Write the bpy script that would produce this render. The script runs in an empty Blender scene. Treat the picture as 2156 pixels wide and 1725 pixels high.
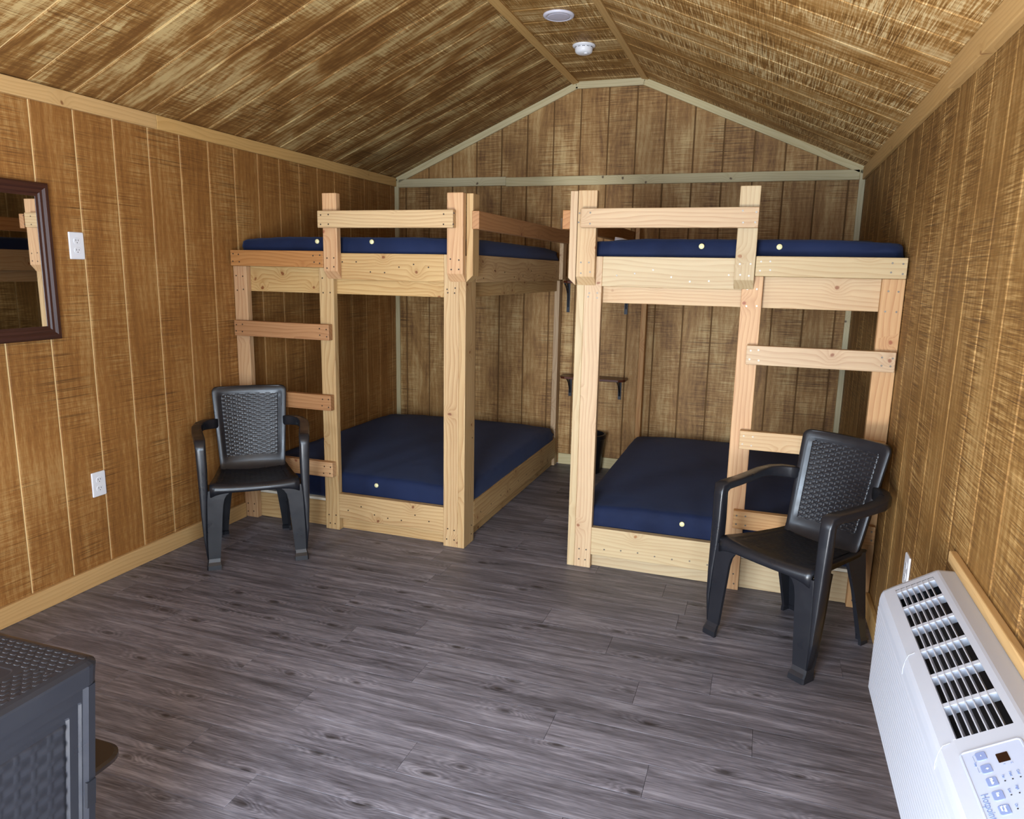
import bpy, bmesh, math, random
from mathutils import Vector, Matrix, noise as mnoise
random.seed(7)
S = bpy.context.scene
COL = S.collection
PI = math.pi

# ------------------------------------------------------------------ camera
def cam_axes(yaw, pitch, roll):
    f = Vector((-math.sin(yaw)*math.cos(pitch), math.cos(yaw)*math.cos(pitch), -math.sin(pitch)))
    r = Vector((math.cos(yaw), math.sin(yaw), 0)); u = r.cross(f)
    return math.cos(roll)*r + math.sin(roll)*u, -math.sin(roll)*r + math.cos(roll)*u, f
cd = bpy.data.cameras.new('camera'); cam = bpy.data.objects.new('camera', cd); COL.objects.link(cam)
_r, _u, _f = cam_axes(.3291, .1883, .0200)
cam.matrix_world = Matrix(((_r.x, _u.x, -_f.x, 2.8863), (_r.y, _u.y, -_f.y, -5.4372), (_r.z, _u.z, -_f.z, 1.495), (0, 0, 0, 1)))
cd.sensor_fit = 'HORIZONTAL'; cd.sensor_width = 36; cd.lens = 1529.77*36/2156; cd.clip_start = .02
S.camera = cam

# ------------------------------------------------------------------ world, daylight, exposure
w = bpy.data.worlds.new('sky'); S.world = w; w.use_nodes = True
w.node_tree.nodes['Background'].inputs[0].default_value = (.62, .78, 1, 1)
w.node_tree.nodes['Background'].inputs[1].default_value = .8
def area(name, loc, look, sx, sy, power, col):
    l = bpy.data.lights.new(name, 'AREA'); l.shape = 'RECTANGLE'; l.size = sx; l.size_y = sy
    l.energy = power; l.color = col
    o = bpy.data.objects.new(name, l); COL.objects.link(o); o.location = loc
    d = Vector(look) - Vector(loc); o.rotation_euler = d.to_track_quat('-Z', 'Z').to_euler()
    return o
W_ = 3.4416
# lamps for an unseen doorway assumed behind the photographer: sky light and ground bounce
area('unseen_doorway_daylight', (2.22, -6.02, 1.20), (2.12, 0, 1.0), .95, 1.60, 72, (.66, .82, 1.0))
area('unseen_doorway_bounce', (2.22, -6.00, .35), (2.0, -3.2, 1.9), .95, .55, 60, (1.0, .98, .95))
area('added_window_fill', (3.46, -5.37, 1.45), (0, -3.6, 1.2), .86, .90, 40, (.70, .84, 1.0))  # fill lamp in an added right-hand opening, brightens the left wall
area('added_far_window_fill', (-.02, -5.37, 1.45), (W_, -3.4, 1.7), .86, .90, 30, (.70, .84, 1.0))  # fill lamp in an added left-hand opening, brightens the right ceiling
S.view_settings.view_transform = 'Standard'; S.view_settings.look = 'None'
S.view_settings.gamma = 1; S.view_settings.use_curve_mapping = False
S.view_settings.exposure = .98
cy = S.cycles
cy.max_bounces = 5; cy.diffuse_bounces = 4; cy.glossy_bounces = 3; cy.transmission_bounces = 1; cy.transparent_max_bounces = 2
cy.caustics_reflective = False; cy.caustics_refractive = False
cy.use_adaptive_sampling = True; cy.adaptive_threshold = .05; cy.adaptive_min_samples = 16

# ------------------------------------------------------------------ helpers
WM = {}
def tag(o, label=None, cat=None, group=None, kind=None):
    if label: o['label'] = label
    if cat: o['category'] = cat
    if group: o['group'] = group
    if kind: o['kind'] = kind
    return o
def place(o, parent=None, mw=None):
    mw = mw or Matrix.Identity(4)
    COL.objects.link(o); WM[o.name] = mw
    if parent:
        o.parent = parent; o.matrix_local = WM[parent.name].inverted() @ mw
    else: o.matrix_local = mw
    return o
def empty(name, loc, rz=0, **kw):
    o = bpy.data.objects.new(name, None); o.empty_display_size = .1
    place(o, None, Matrix.Translation(loc) @ Matrix.Rotation(rz, 4, 'Z'))
    return tag(o, **kw)
def mk(name, verts, faces, mat, parent=None, mw=None, smooth=False, bev=0, seg=2, **kw):
    """mesh object; verts are in the frame mw"""
    me = bpy.data.meshes.new(name); bm = bmesh.new()
    vs = [bm.verts.new(v) for v in verts]
    for f in faces:
        try: bm.faces.new([vs[i] for i in f])
        except ValueError: pass
    bmesh.ops.recalc_face_normals(bm, faces=bm.faces)
    if bev:
        bmesh.ops.bevel(bm, geom=list(bm.edges), offset=bev, segments=seg, profile=.5, affect='EDGES')
    if smooth:
        for f in bm.faces: f.smooth = True
    bm.to_mesh(me); bm.free()
    if mat: me.materials.append(mat)
    o = bpy.data.objects.new(name, me)
    place(o, parent, mw)
    return tag(o, **kw)
BOXF = [(0, 1, 3, 2), (4, 6, 7, 5), (0, 4, 5, 1), (2, 3, 7, 6), (0, 2, 6, 4), (1, 5, 7, 3)]
def boxv(x0, x1, y0, y1, z0, z1):
    return [(x, y, z) for x in (x0, x1) for y in (y0, y1) for z in (z0, z1)]
def box(name, x0, x1, y0, y1, z0, z1, mat, parent=None, mw=None, bev=.002, seg=1, centre=True, **kw):
    """box given in the frame mw (world by default); origin at the box's centre"""
    c = Vector(((x0+x1)/2, (y0+y1)/2, (z0+z1)/2))
    hx, hy, hz = (x1-x0)/2, (y1-y0)/2, (z1-z0)/2
    return mk(name, boxv(-hx, hx, -hy, hy, -hz, hz), BOXF, mat, parent, (mw or Matrix.Identity(4)) @ Matrix.Translation(c), bev=bev, seg=seg, **kw)
def loft(rings, closed=True, caps=True):
    n = len(rings[0]); V = [p for r in rings for p in r]; F = []
    for i in range(len(rings)-1):
        for j in range(n if closed else n-1):
            k = (j+1) % n; F.append((i*n+j, i*n+k, (i+1)*n+k, (i+1)*n+j))
    if caps: F += [tuple(range(n)), tuple(range((len(rings)-1)*n, len(rings)*n))]
    return V, F
def join(*vf):
    V, F = [], []
    for v, f in vf:
        b = len(V); V += list(v); F += [tuple(i+b for i in q) for q in f]
    return V, F
def lathe(prof, n=32, axis='z'):
    rings = [[(r*math.cos(2*PI*i/n), r*math.sin(2*PI*i/n), z) for i in range(n)] for r, z in prof]
    return loft(rings, True, True)
def sweep(pts, sec, up=Vector((0, 0, 1))):
    """sec: list of (a,b) per point or one; a along side, b along up-ish"""
    pts = [Vector(p) for p in pts]; rings = []
    for i, p in enumerate(pts):
        d = (pts[min(i+1, len(pts)-1)] - pts[max(i-1, 0)]).normalized()
        s = d.cross(up)
        if s.length < 1e-4: s = Vector((1, 0, 0))
        s.normalize(); u = s.cross(d).normalized()
        sc = sec[i] if isinstance(sec[0], list) else sec
        rings.append([p + s*a + u*b for a, b in sc])
    return loft(rings)
def circ(r, n=8): return [(r*math.cos(2*PI*i/n), r*math.sin(2*PI*i/n)) for i in range(n)]
def rrect(hw, hh, r, n=3):
    o = []
    for cx, cy, a0 in ((hw-r, hh-r, 0), (-hw+r, hh-r, 90), (-hw+r, -hh+r, 180), (hw-r, -hh+r, 270)):
        for i in range(n+1):
            a = math.radians(a0 + 90*i/n); o.append((cx + r*math.cos(a), cy + r*math.sin(a)))
    return o
def text(name, body, size, mat, parent, mw, depth=.0003):
    c = bpy.data.curves.new(name, 'FONT'); c.body = body; c.size = size; c.extrude = depth; c.align_x = 'LEFT'
    t = bpy.data.objects.new(name + '_tmp', c); COL.objects.link(t)
    bpy.context.view_layer.update()
    me = bpy.data.meshes.new_from_object(t.evaluated_get(bpy.context.evaluated_depsgraph_get()))
    bpy.data.objects.remove(t)
    me.materials.clear(); me.materials.append(mat)
    o = bpy.data.objects.new(name, me); return place(o, parent, mw)

# ------------------------------------------------------------------ materials
def lin(h):
    h = h.lstrip('#'); o = []
    for i in (0, 2, 4):
        c = int(h[i:i+2], 16)/255; o.append(c/12.92 if c <= .04045 else ((c+.055)/1.055)**2.4)
    return (*o, 1)
class NT:
    def __init__(s, name, rough=.5, spec=.5):
        s.m = bpy.data.materials.new(name); s.m.use_nodes = True; s.t = s.m.node_tree
        s.b = s.t.nodes['Principled BSDF']; s.b.inputs['Roughness'].default_value = rough
        s.b.inputs['Specular IOR Level'].default_value = spec
    def n(s, typ, props=None, **ins):
        nd = s.t.nodes.new(typ)
        for k, v in (props or {}).items(): setattr(nd, k, v)
        for k, v in ins.items(): s.set(nd, k.replace('_', ' '), v)
        return nd
    def set(s, nd, k, v):
        i = nd.inputs[int(k)] if k.isdigit() else nd.inputs[k]
        if hasattr(v, 'is_output'): s.t.links.new(v, i)
        else: i.default_value = v
    def math(s, op, a, b=0., c=None, clamp=False):
        nd = s.t.nodes.new('ShaderNodeMath'); nd.operation = op; nd.use_clamp = clamp
        s.set(nd, '0', a); s.set(nd, '1', b)
        if c is not None: s.set(nd, '2', c)
        return nd.outputs[0]
    def coords(s, scale=(1, 1, 1), rand=0., src=None):
        tc = src or s.n('ShaderNodeTexCoord').outputs['Object']
        if rand:
            oi = s.n('ShaderNodeObjectInfo'); r = s.math('MULTIPLY', oi.outputs['Random'], rand)
            cmb = s.n('ShaderNodeCombineXYZ', X=r, Y=r, Z=r)
            tc = s.n('ShaderNodeVectorMath', {'operation': 'ADD'}, **{'0': tc, '1': cmb.outputs[0]}).outputs[0]
        mp = s.n('ShaderNodeMapping', Vector=tc); mp.inputs['Scale'].default_value = scale
        return mp.outputs[0]
    def noise(s, vec, scale=1., detail=4., rough=.55, dist=0.):
        return s.n('ShaderNodeTexNoise', Vector=vec, Scale=scale, Detail=detail, Roughness=rough, Distortion=dist).outputs[0]
    def ramp(s, fac, stops, interp='LINEAR'):
        nd = s.t.nodes.new('ShaderNodeValToRGB'); cr = nd.color_ramp; cr.interpolation = interp
        while len(cr.elements) < len(stops): cr.elements.new(.5)
        for e, (p, c) in zip(cr.elements, stops): e.position = p; e.color = c
        s.set(nd, 'Fac', fac); return nd.outputs[0]
    def map(s, v, a, b, c=0., d=1.):
        return s.n('ShaderNodeMapRange', {'clamp': True}, **{'0': v, '1': a, '2': b, '3': c, '4': d}).outputs[0]
    def mix(s, fac, a, b, mode='MIX'):
        nd = s.t.nodes.new('ShaderNodeMix'); nd.data_type = 'RGBA'; nd.blend_type = mode
        s.set(nd, '0', fac)
        for i, v in ((6, a), (7, b)):
            if hasattr(v, 'is_output'): s.t.links.new(v, nd.inputs[i])
            else: nd.inputs[i].default_value = v
        return nd.outputs[2]
    def bump(s, h, strength=.3, dist=.002):
        nd = s.n('ShaderNodeBump', Strength=strength, Distance=dist, Height=h)
        s.t.links.new(nd.outputs[0], s.b.inputs['Normal'])
    def base(s, c): s.set(s.b, 'Base Color', c); return s.m
def plain(name, col, rough=.5, spec=.5, metal=0., grain=0., gs=300.):
    t = NT(name, rough, spec); t.b.inputs['Metallic'].default_value = metal
    if grain: t.bump(t.noise(t.coords(), gs, 2), grain, .001)
    return t.base(lin(col))
def t111(name, dark, mid, pale, blotch=.5, saw=.5, seed=0., rough=.62, el=(1.3, 8), sp=(.22, .5, .82)):
    """rough-sawn grooved plywood: local x runs with the grain, y across"""
    t = NT(name, rough, .35); tc = t.n('ShaderNodeTexCoord').outputs['Object']
    off = t.n('ShaderNodeVectorMath', {'operation': 'ADD'}, **{'0': tc}); off.inputs[1].default_value = (seed, seed*1.7, 0); tc = off.outputs[0]
    c = lambda sc: t.coords(sc, src=tc)
    bl = t.noise(c((*el, 1)), 1., 4, .66, .8)
    bl2 = t.noise(c((3.2, 3.2, 1)), 1., 2, .6)
    wv = t.n('ShaderNodeTexWave', {'wave_type': 'BANDS', 'bands_direction': 'Y'}, Vector=c((.25, 1, 1)), Scale=9., Distortion=7., Detail=1., **{'Detail Scale': .8}).outputs[1]
    sw = t.noise(c((150, 5, 1)), 1., 2, .75)
    swm = t.noise(c((2.2, 3.5, 1)), 1., 1, .6)
    fine = t.noise(c((24, 260, 1)), 1., 1, .7)
    f = t.math('MULTIPLY_ADD', t.math('SUBTRACT', bl, .5), blotch*2.2, .5)
    f = t.math('MULTIPLY_ADD', t.math('SUBTRACT', bl2, .5), blotch*1.0, f)
    f = t.math('MULTIPLY_ADD', t.math('SUBTRACT', wv, .5), .10*(.5+blotch), f)
    sm = t.math('MULTIPLY', t.math('SUBTRACT', sw, .5), t.map(swm, .38, .62, .15, 1.))
    f = t.math('MULTIPLY_ADD', sm, saw*2.2, f)
    f = t.math('MULTIPLY_ADD', t.math('SUBTRACT', fine, .5), .35, f)
    col = t.ramp(f, [(sp[0], lin(dark)), (sp[1], lin(mid)), (sp[2], lin(pale))])
    crack = t.map(t.noise(c((210, 1.6, 1)), 1., 1, .5), .60, .66)
    crack = t.math('MULTIPLY', crack, t.map(swm, .42, .56))
    col = t.mix(t.math('MULTIPLY', crack, .55), col, lin('3f2812'))
    t.bump(sw, .40, .0020)
    return t.base(col)
def lumber(name, late, early, knot, rough=.55, knots=.5, var=.6):
    """sawn softwood: local x along the board, z across its face"""
    t = NT(name, rough, .35)
    tc = t.coords((1, 1, 1), rand=37.)
    c = lambda sc: t.coords(sc, src=tc)
    # knots
    sep = t.n('ShaderNodeSeparateXYZ', Vector=tc)
    flat = t.n('ShaderNodeCombineXYZ', X=sep.outputs['X'], Y=t.math('MULTIPLY_ADD', sep.outputs['Y'], .35, sep.outputs['Z'])).outputs[0]
    flat = t.n('ShaderNodeVectorMath', {'operation': 'ADD'}, **{'0': flat, '1': t.n('ShaderNodeVectorMath', {'operation': 'SCALE'}, **{'0': t.n('ShaderNodeTexNoise', Vector=tc, Scale=30., Detail=0.).outputs[1], 'Scale': .014}).outputs[0]}).outputs[0]
    vo = t.n('ShaderNodeTexVoronoi', {'voronoi_dimensions': '2D', 'feature': 'F1'}, Vector=flat, Scale=5.5)
    gate = t.map(t.n('ShaderNodeSeparateColor', Color=vo.outputs['Color']).outputs[0], 1-knots-.02, 1-knots+.02)
    d = vo.outputs['Distance']
    kn = t.math('MULTIPLY', t.map(d, .030, .058, 1., 0.), gate)
    halo = t.math('MULTIPLY', t.map(d, .05, .38, 1., 0.), gate)
    wob = t.noise(c((1.4, 3, 7)), 1., 2, .5)
    ph = t.math('MULTIPLY_ADD', wob, 5.5, t.math('MULTIPLY', t.math('ADD', sep.outputs['Z'], t.math('MULTIPLY', sep.outputs['Y'], .6)), 48.))
    ph = t.math('MULTIPLY_ADD', t.math('POWER', halo, 2.), 2.2, ph)
    ring = t.math('FRACT', ph)
    ring = t.math('POWER', ring, 2.4)
    fine = t.noise(c((9, 300, 300)), 1., 1, .6)
    big = t.noise(c((1.1, 5, 9)), 1., 1)
    f = t.math('MULTIPLY_ADD', ring, .48, t.math('MULTIPLY', fine, .40))
    f = t.math('MULTIPLY_ADD', t.math('SUBTRACT', big, .5), .7, f)
    col = t.ramp(f, [(.12, lin(early)), (.85, lin(late))])
    col = t.mix(t.math('MULTIPLY', halo, .30), col, lin(late))
    col = t.mix(t.math('MULTIPLY', kn, .85), col, lin(knot))
    oi = t.n('ShaderNodeObjectInfo')
    hs = t.n('ShaderNodeHueSaturation', Color=col, Value=t.map(oi.outputs['Random'], 0., 1., 1-.08*var, 1+.07*var), Saturation=t.map(t.math('FRACT', t.math('MULTIPLY', oi.outputs['Random'], 7.3)), 0., 1., 1-.12*var, 1+.12*var))
    t.bump(fine, .12, .001)
    return t.base(hs.outputs[0])
def vinyl(name):
    t = NT(name, .42, .45); tc = t.coords((1, 1, 1), rand=53.); c = lambda sc: t.coords(sc, src=tc)
    g = t.noise(c((2.2, 34, 1)), 1., 4, .68, .7)
    g2 = t.noise(c((1.2, 7, 1)), 1., 2, .6, 1.2)
    fine = t.noise(c((12, 230, 1)), 1., 2, .75)
    vo = t.n('ShaderNodeTexVoronoi', {'voronoi_dimensions': '2D', 'feature': 'F1'}, Vector=c((1, 2.6, 1)), Scale=3.1)
    gate = t.map(t.n('ShaderNodeSeparateColor', Color=vo.outputs['Color']).outputs[0], .34, .38)
    d = t.math('MULTIPLY_ADD', t.noise(c((11, 26, 1)), 1., 4), .16, vo.outputs['Distance'])
    kn = t.math('MULTIPLY', t.map(d, .10, .20, 1., 0.), gate)
    halo = t.math('MULTIPLY', t.map(vo.outputs['Distance'], .04, .5, 1., 0.), gate)
    sep = t.n('ShaderNodeSeparateXYZ', Vector=tc)
    ph = t.math('MULTIPLY_ADD', g2, 11., t.math('MULTIPLY', sep.outputs['Y'], 30.))
    ph = t.math('MULTIPLY_ADD', t.math('POWER', halo, 1.6), 4., ph); ph = t.math('MULTIPLY_ADD', t.noise(c((5, 26, 1)), 1., 3), 3., ph)
    ring = t.math('ABSOLUTE', t.math('SUBTRACT', t.math('FRACT', ph), .5))
    f = t.math('MULTIPLY_ADD', t.math('SUBTRACT', g, .5), 1.5, .5)
    f = t.math('MULTIPLY_ADD', t.math('SUBTRACT', ring, .25), t.map(halo, 0., .8, .12, .50), f)
    f = t.math('MULTIPLY_ADD', t.math('SUBTRACT', fine, .5), .80, f)
    f = t.math('MULTIPLY_ADD', t.math('SUBTRACT', g2, .5), .5, f)
    col = t.ramp(f, [(.1, lin('3a373b')), (.5, lin('646067')), (.9, lin('8d8990'))])
    col = t.mix(t.math('MULTIPLY', kn, .8), col, lin('221d1c'))
    oi = t.n('ShaderNodeObjectInfo')
    hs = t.n('ShaderNodeHueSaturation', Color=col, Value=t.map(oi.outputs['Random'], 0., 1., .86, 1.14))
    t.bump(fine, .10, .001)
    t.set(t.b, 'Roughness', t.map(f, 0., 1., .54, .42))
    return t.base(hs.outputs[0])
def fabric(name):
    t = NT(name, .6, .10); c = t.coords((1, 1, 1))
    t.b.inputs['Sheen Weight'].default_value = .16; t.b.inputs['Sheen Roughness'].default_value = .5; t.b.inputs['Sheen Tint'].default_value = (.34, .42, .68, 1)
    f = t.noise(c, 3., 4, .6)
    col = t.ramp(f, [(.3, lin('131a30')), (.7, lin('1c2643'))])
    
    wv = t.noise(t.coords((3, 26, 26)), 1., 3, .6, .5)
    t.bump(t.math('ADD', t.math('MULTIPLY', wv, .8), t.noise(c, 700., 1)), .35, .004)
    return t.base(col)
def plastic(name, col, rough=.36):
    t = NT(name, rough, .5)
    n2 = t.noise(t.coords(), 14., 2); t.set(t.b, 'Roughness', t.map(n2, .3, .7, rough-.06, rough+.08))
    return t.base(lin(col))

M_WL = t111('stained plywood left', '653e1a', '8c5e2d', 'b5905a', .24, .30, 3.1)
M_WR = t111('stained plywood right', '5e3f1c', '7f5b2c', 'b08d58', .36, .60, 9.7)
M_WB = t111('stained plywood back', '6d4a27', '9c7443', 'c7a874', .42, .50, 5.3, el=(1.8, 7))
M_CL = t111('stained plywood ceiling left', '6a461f', '865f30', 'b59a68', .62, .42, 14.2, el=(1.8, 9), sp=(.30, .5, .74))
M_CR = t111('stained plywood ceiling right', '7a5426', 'a87d44', 'dcc08c', .50, 1.15, 21.9, el=(1.6, 8))
M_CF = t111('stained plywood ceiling flat', '704c22', '98703a', 'd0b27e', .55, 1.0, 33.3)
M_GROOVEB = plain('stained groove wood', '6b4d2c', .7, .2, grain=.3)
M_GROOVE = plain('raw groove wood with highlight', 'e2c38c', .7, .2, grain=.3)  # unstained wood, coloured paler still for the light catching in the grooves
M_TRIM = lumber('warm pine trim', 'b08a54', 'c49d66', '7a4a26', knots=.16, var=.3)
M_TRIMB = lumber('pale pine trim', 'b7a67c', 'c9bb93', '4a2d1c', knots=.28, var=.5)
M_SPR = lumber('yellow spruce', '977044', 'b99a6b', '6b3518', knots=.55)
M_PALE = lumber('pale spruce', 'a37f5b', 'bb9f7a', '7a4424', knots=.5)
M_FIR = lumber('pink fir', 'a16f45', 'be9566', '8a4526', knots=.5)
M_RED = lumber('reddish fir', '8b5a31', 'aa794a', '6a3018', knots=.45)
M_WHITE = lumber('white fir', 'a0845f', 'b49f7b', '8a5a34', knots=.45)
M_FLOOR = vinyl('grey oak vinyl')
M_FBASE = plain('floor seam', '241f1e', .8, .2)
M_FAB = fabric('navy nylon')
M_PLY = plain('plywood edge', 'd8d2c2', .8, .2, grain=.3)
M_BLK = plastic('dark plastic', '1b1c21', .32)
M_TBL = plastic('dark table plastic', '1e1f24', .32)
M_BTN = plain('cream vent button', 'd6cf9e', .35)
M_STEEL = plain('screw steel', '6d655b', .35, .5, .9)
M_DARKSCREW = plain('dark screw', '3b2a1c', .5, .4)
M_PLATE = plain('white plate plastic', 'd8d8dc', .35)
M_SLOT = plain('outlet slot', '1a1a1c', .6)
M_AC = plain('ac white plastic', 'b0b3bd', .38, .5, grain=.05)
M_ACDARK = plain('ac cavity', '0c0d14', .6)
M_ACPANEL = plain('ac control panel', 'aeb5c8', .3)
M_ACBTN = plain('ac button', '7d8bb4', .35)
M_ACTXT = plain('ac print', '7483ab', .5)
M_ACWHT = plain('ac white print', 'e6ecf8', .5)
M_DISP = plain('ac display', '241008', .15)
M_WALNUT = lumber('mirror frame walnut', '2f1a15', '40251d', '2a1510', rough=.42, knots=.02)
M_SHELF = lumber('shelf stain', '3f1d12', '5a2d1c', '2a1208', rough=.3, knots=.05)
M_IRON = plain('black iron', '23252b', .4, .5, .6)
M_BIN = plain('black bin', '0d0d10', .4)
M_LAMP = plain('lamp lens', 'c3bfcd', .45)
M_LAMPR = plain('lamp ring', 'd0cdd8', .35)
M_SMOKE = plain('smoke alarm white', 'e4e3e6', .4)
M_CLOTH = plain('white cloth', 'd8d8e2', .8, .2)
M_STOOL = plain('dark stool', '2a211c', .3)
t = NT('mirror glass', .015, .5); t.b.inputs['Metallic'].default_value = 1; M_MIRROR = t.base((.82, .84, .84, 1))
M_GROUND = plain('ground', '8f8568', .9, .1)

# ------------------------------------------------------------------ room dimensions
W, HE, HR, R1, R2, YF = 3.4416, 2.2047, 2.8455, 1.4711, 1.9705, -6.05
P8 = .2032
def frame(o, u, v, n):
    u, v, n = Vector(u).normalized(), Vector(v).normalized(), Vector(n).normalized(); o = Vector(o)
    return Matrix(((u.x, v.x, n.x, o.x), (u.y, v.y, n.y, o.y), (u.z, v.z, n.z, o.z), (0, 0, 0, 1)))
GAP, DEP = .0100, .0055
def panel(par, mw, polys, mat, name='panel_board'):
    """one raised board per polygon (list of (u,v)); chamfered rims"""
    for poly in polys:
        cx = sum(p[0] for p in poly)/len(poly); cy = sum(p[1] for p in poly)/len(poly)
        top = []
        for a, b in poly:
            top.append((a - .0012*(1 if a > cx else -1), b - .0015*(1 if b > cy else -1), 0))
        V, F = loft([[(a, b, -DEP) for a, b in poly], [(a, b, -.0012) for a, b in poly], top], True, False)
        n = len(poly); F.append(tuple(range(2*n, 3*n)))
        mk(name, V, F, mat, par, mw)
def strips(v0, v1, phase, u0, u1):
    """boards between grooves at phase + k*P8, within v0..v1; u0/u1 constants or functions of v"""
    out = []; k = math.floor((v0 - phase)/P8); a = v0
    while a < v1 - 1e-6:
        b = phase + (k+1)*P8; e = min(b - GAP/2, v1)
        if e - a > .003:
            f0 = u0 if callable(u0) else (lambda v: u0); f1 = u1 if callable(u1) else (lambda v: u1)
            cuts = [a] + [c for c in (R1, R2) if a + .002 < c < e - .002 and callable(u1)] + [e]
            out.append([(f0(a), a), (f0(e), e)] + [(f1(c), c) for c in reversed(cuts)])
        a = b + GAP/2; k += 1
    return out
def slab(name, mw, poly, mat, th=.06, **kw):
    V, F = loft([[(a, b, -DEP-th) for a, b in poly], [(a, b, -DEP) for a, b in poly]])
    return mk(name, V, F, mat, None, mw, kind='structure', **kw)
def roof(x):
    return HE + (HR-HE)*min(1, x/R1, (W-x)/(W-R2)) if 0 < x < W else HE

# floor
fl = mk('floor', *loft([[(0, YF, -.06), (W, YF, -.06), (W, 0, -.06), (0, 0, -.06)], [(0, YF, -.004), (W, YF, -.004), (W, 0, -.004), (0, 0, -.004)]]), M_FBASE, None, None,
        kind='structure', label='grey wood-look vinyl plank floor of the cabin', cat='floor')
offs = {0: .005, 1: .42, 2: .165, 3: .571, 4: 1.123, 5: .27, 6: .746, 7: .077, -1: .89, -2: .245}
PLW, PLL = .1525, 1.195
for k in range(-18, 24):
    y1 = -2.63 - PLW*k; y0 = y1 - PLW
    y0, y1 = max(y0, YF), min(y1, 0)
    if y1 - y0 < .02: continue
    o = offs.get(k, random.random()*PLL); x = o - PLL*math.ceil(o/PLL)
    while x < W:
        a, b = max(x, 0), min(x+PLL, W)
        if b - a > .01:
            g = .0005; c = Vector(((a+b)/2, (y0+y1)/2, 0)); hx, hy = (b-a)/2-g, (y1-y0)/2-g
            rg = lambda i, z: [(-hx+i, -hy+i, z), (hx-i, -hy+i, z), (hx-i, hy-i, z), (-hx+i, hy-i, z)]
            V, F = loft([rg(0, -.004), rg(0, -.0005), rg(.0005, 0)], True, False); F.append((8, 9, 10, 11))
            mk('floor_plank', V, F, M_FLOOR, fl, Matrix.Translation(c))
        x += PLL

# walls (local x = up / grain, y = across)
GL = -3.1286
mwl = frame((0, 0, 0), (0, 0, 1), (0, 1, 0), (1, 0, 0))
RY0, RY1, RZ0, RZ1 = -5.82, -4.92, .98, 1.92          # unseen side windows added level with the photographer for fill light
def holed(name, mw, label):
    rv, rf_ = [], []
    for y0, y1, z0, z1 in ((YF, RY0, 0, HE), (RY0, RY1, 0, RZ0), (RY0, RY1, RZ1, HE), (RY1, 0, 0, HE)):
        rv, rf_ = join((rv, rf_), (boxv(z0, z1, y0, y1, -DEP-.06, -DEP), BOXF))
    return mk(name, rv, rf_, M_GROOVE, None, mw, kind='structure', label=label, cat='wall')
def hstrips(ph): return strips(YF, RY0, ph, 0, HE) + strips(RY0, RY1, ph, 0, RZ0) + strips(RY0, RY1, ph, RZ1, HE) + strips(RY1, 0, ph, 0, HE)
wl = holed('wall_left', mwl, 'left wall of golden brown grooved plywood')
panel(wl, mwl, hstrips(GL), M_WL)
mwr = frame((W, 0, 0), (0, 0, 1), (0, 1, 0), (-1, 0, 0))
wr = holed('wall_right', mwr, 'right wall of golden grooved plywood above the air conditioner')
panel(wr, mwr, hstrips(-3.345), M_WR)
mwb = frame((0, 0, 0), (0, 0, 1), (1, 0, 0), (0, -1, 0))
wb = slab('wall_back', mwb, [(0, 0), (HE, 0), (HR, R1), (HR, R2), (HE, W), (0, W)], M_GROOVEB, label='brown grooved plywood gable wall behind the bunks', cat='wall')
panel(wb, mwb, strips(0, W, .0937, 0, roof), M_WB)
# front wall around an unseen doorway assumed behind the photographer
mwf = frame((0, YF, 0), (0, 0, 1), (1, 0, 0), (0, 1, 0))
DX0, DX1, DZ = 1.73, 2.71, 2.05
fv, ff = [], []
for x0, x1, z0, z1 in ((0, DX0, 0, HE), (DX0, DX1, DZ, HE), (DX1, W, 0, HE)):
    fv, ff = join((fv, ff), (boxv(z0, z1, x0, x1, -DEP-.06, -DEP), BOXF))
fv, ff = join((fv, ff), loft([[(HE, 0, z), (HE, W, z), (HR, R2, z), (HR, R1, z)] for z in (-DEP-.06, -DEP)]))
wf = mk('wall_front', fv, ff, M_GROOVE, None, mwf, kind='structure', label='plywood front wall with an unseen, assumed open doorway', cat='wall')
def rf(x0, x1, a, b):
    return strips(x0, x1, .0937, a, b)
panel(wf, mwf, rf(0, DX0, 0, roof) + rf(DX0, DX1, DZ, roof) + rf(DX1, W, 0, roof), M_WR)
# ceilings (local x = along the grooves, y = along the room)
sl = math.hypot(R1, HR-HE)
mcl = frame((0, 0, HE), (R1, 0, HR-HE), (0, 1, 0), (HR-HE, 0, -R1))
ce = slab('ceiling', mcl, [(0, YF), (sl, YF), (sl, 0), (0, 0)], M_GROOVE, label='left slope of the blotchy brown grooved plywood ceiling', cat='ceiling')
panel(ce, mcl, strips(YF, 0, GL, 0, sl), M_CL)
mcr = frame((W, 0, HE), (R2-W, 0, HR-HE), (0, 1, 0), (-(HR-HE), 0, -(W-R2)))
cr_ = slab('ceiling', mcr, [(0, YF), (sl, YF), (sl, 0), (0, 0)], M_GROOVE, label='right slope of the grooved plywood ceiling with saw marks', cat='ceiling')
panel(cr_, mcr, strips(YF, 0, -2.872, 0, sl), M_CR)
mcf = frame((R1, 0, HR), (1, 0, 0), (0, 1, 0), (0, 0, -1))
cf = slab('ceiling', mcf, [(0, YF), (R2-R1, YF), (R2-R1, 0), (0, 0)], M_GROOVE, label='narrow flat strip of plywood ceiling along the ridge', cat='ceiling')
panel(cf, mcf, strips(YF, 0, -.487, 0, R2-R1), M_CF)
mk('ground', [(-20, -40, -.25), (24, -40, -.25), (24, YF-.08, -.25), (-20, YF-.08, -.25)], [(0, 1, 2, 3)], M_GROUND, kind='structure', label='bare ground outside the assumed doorway', cat='ground')

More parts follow.
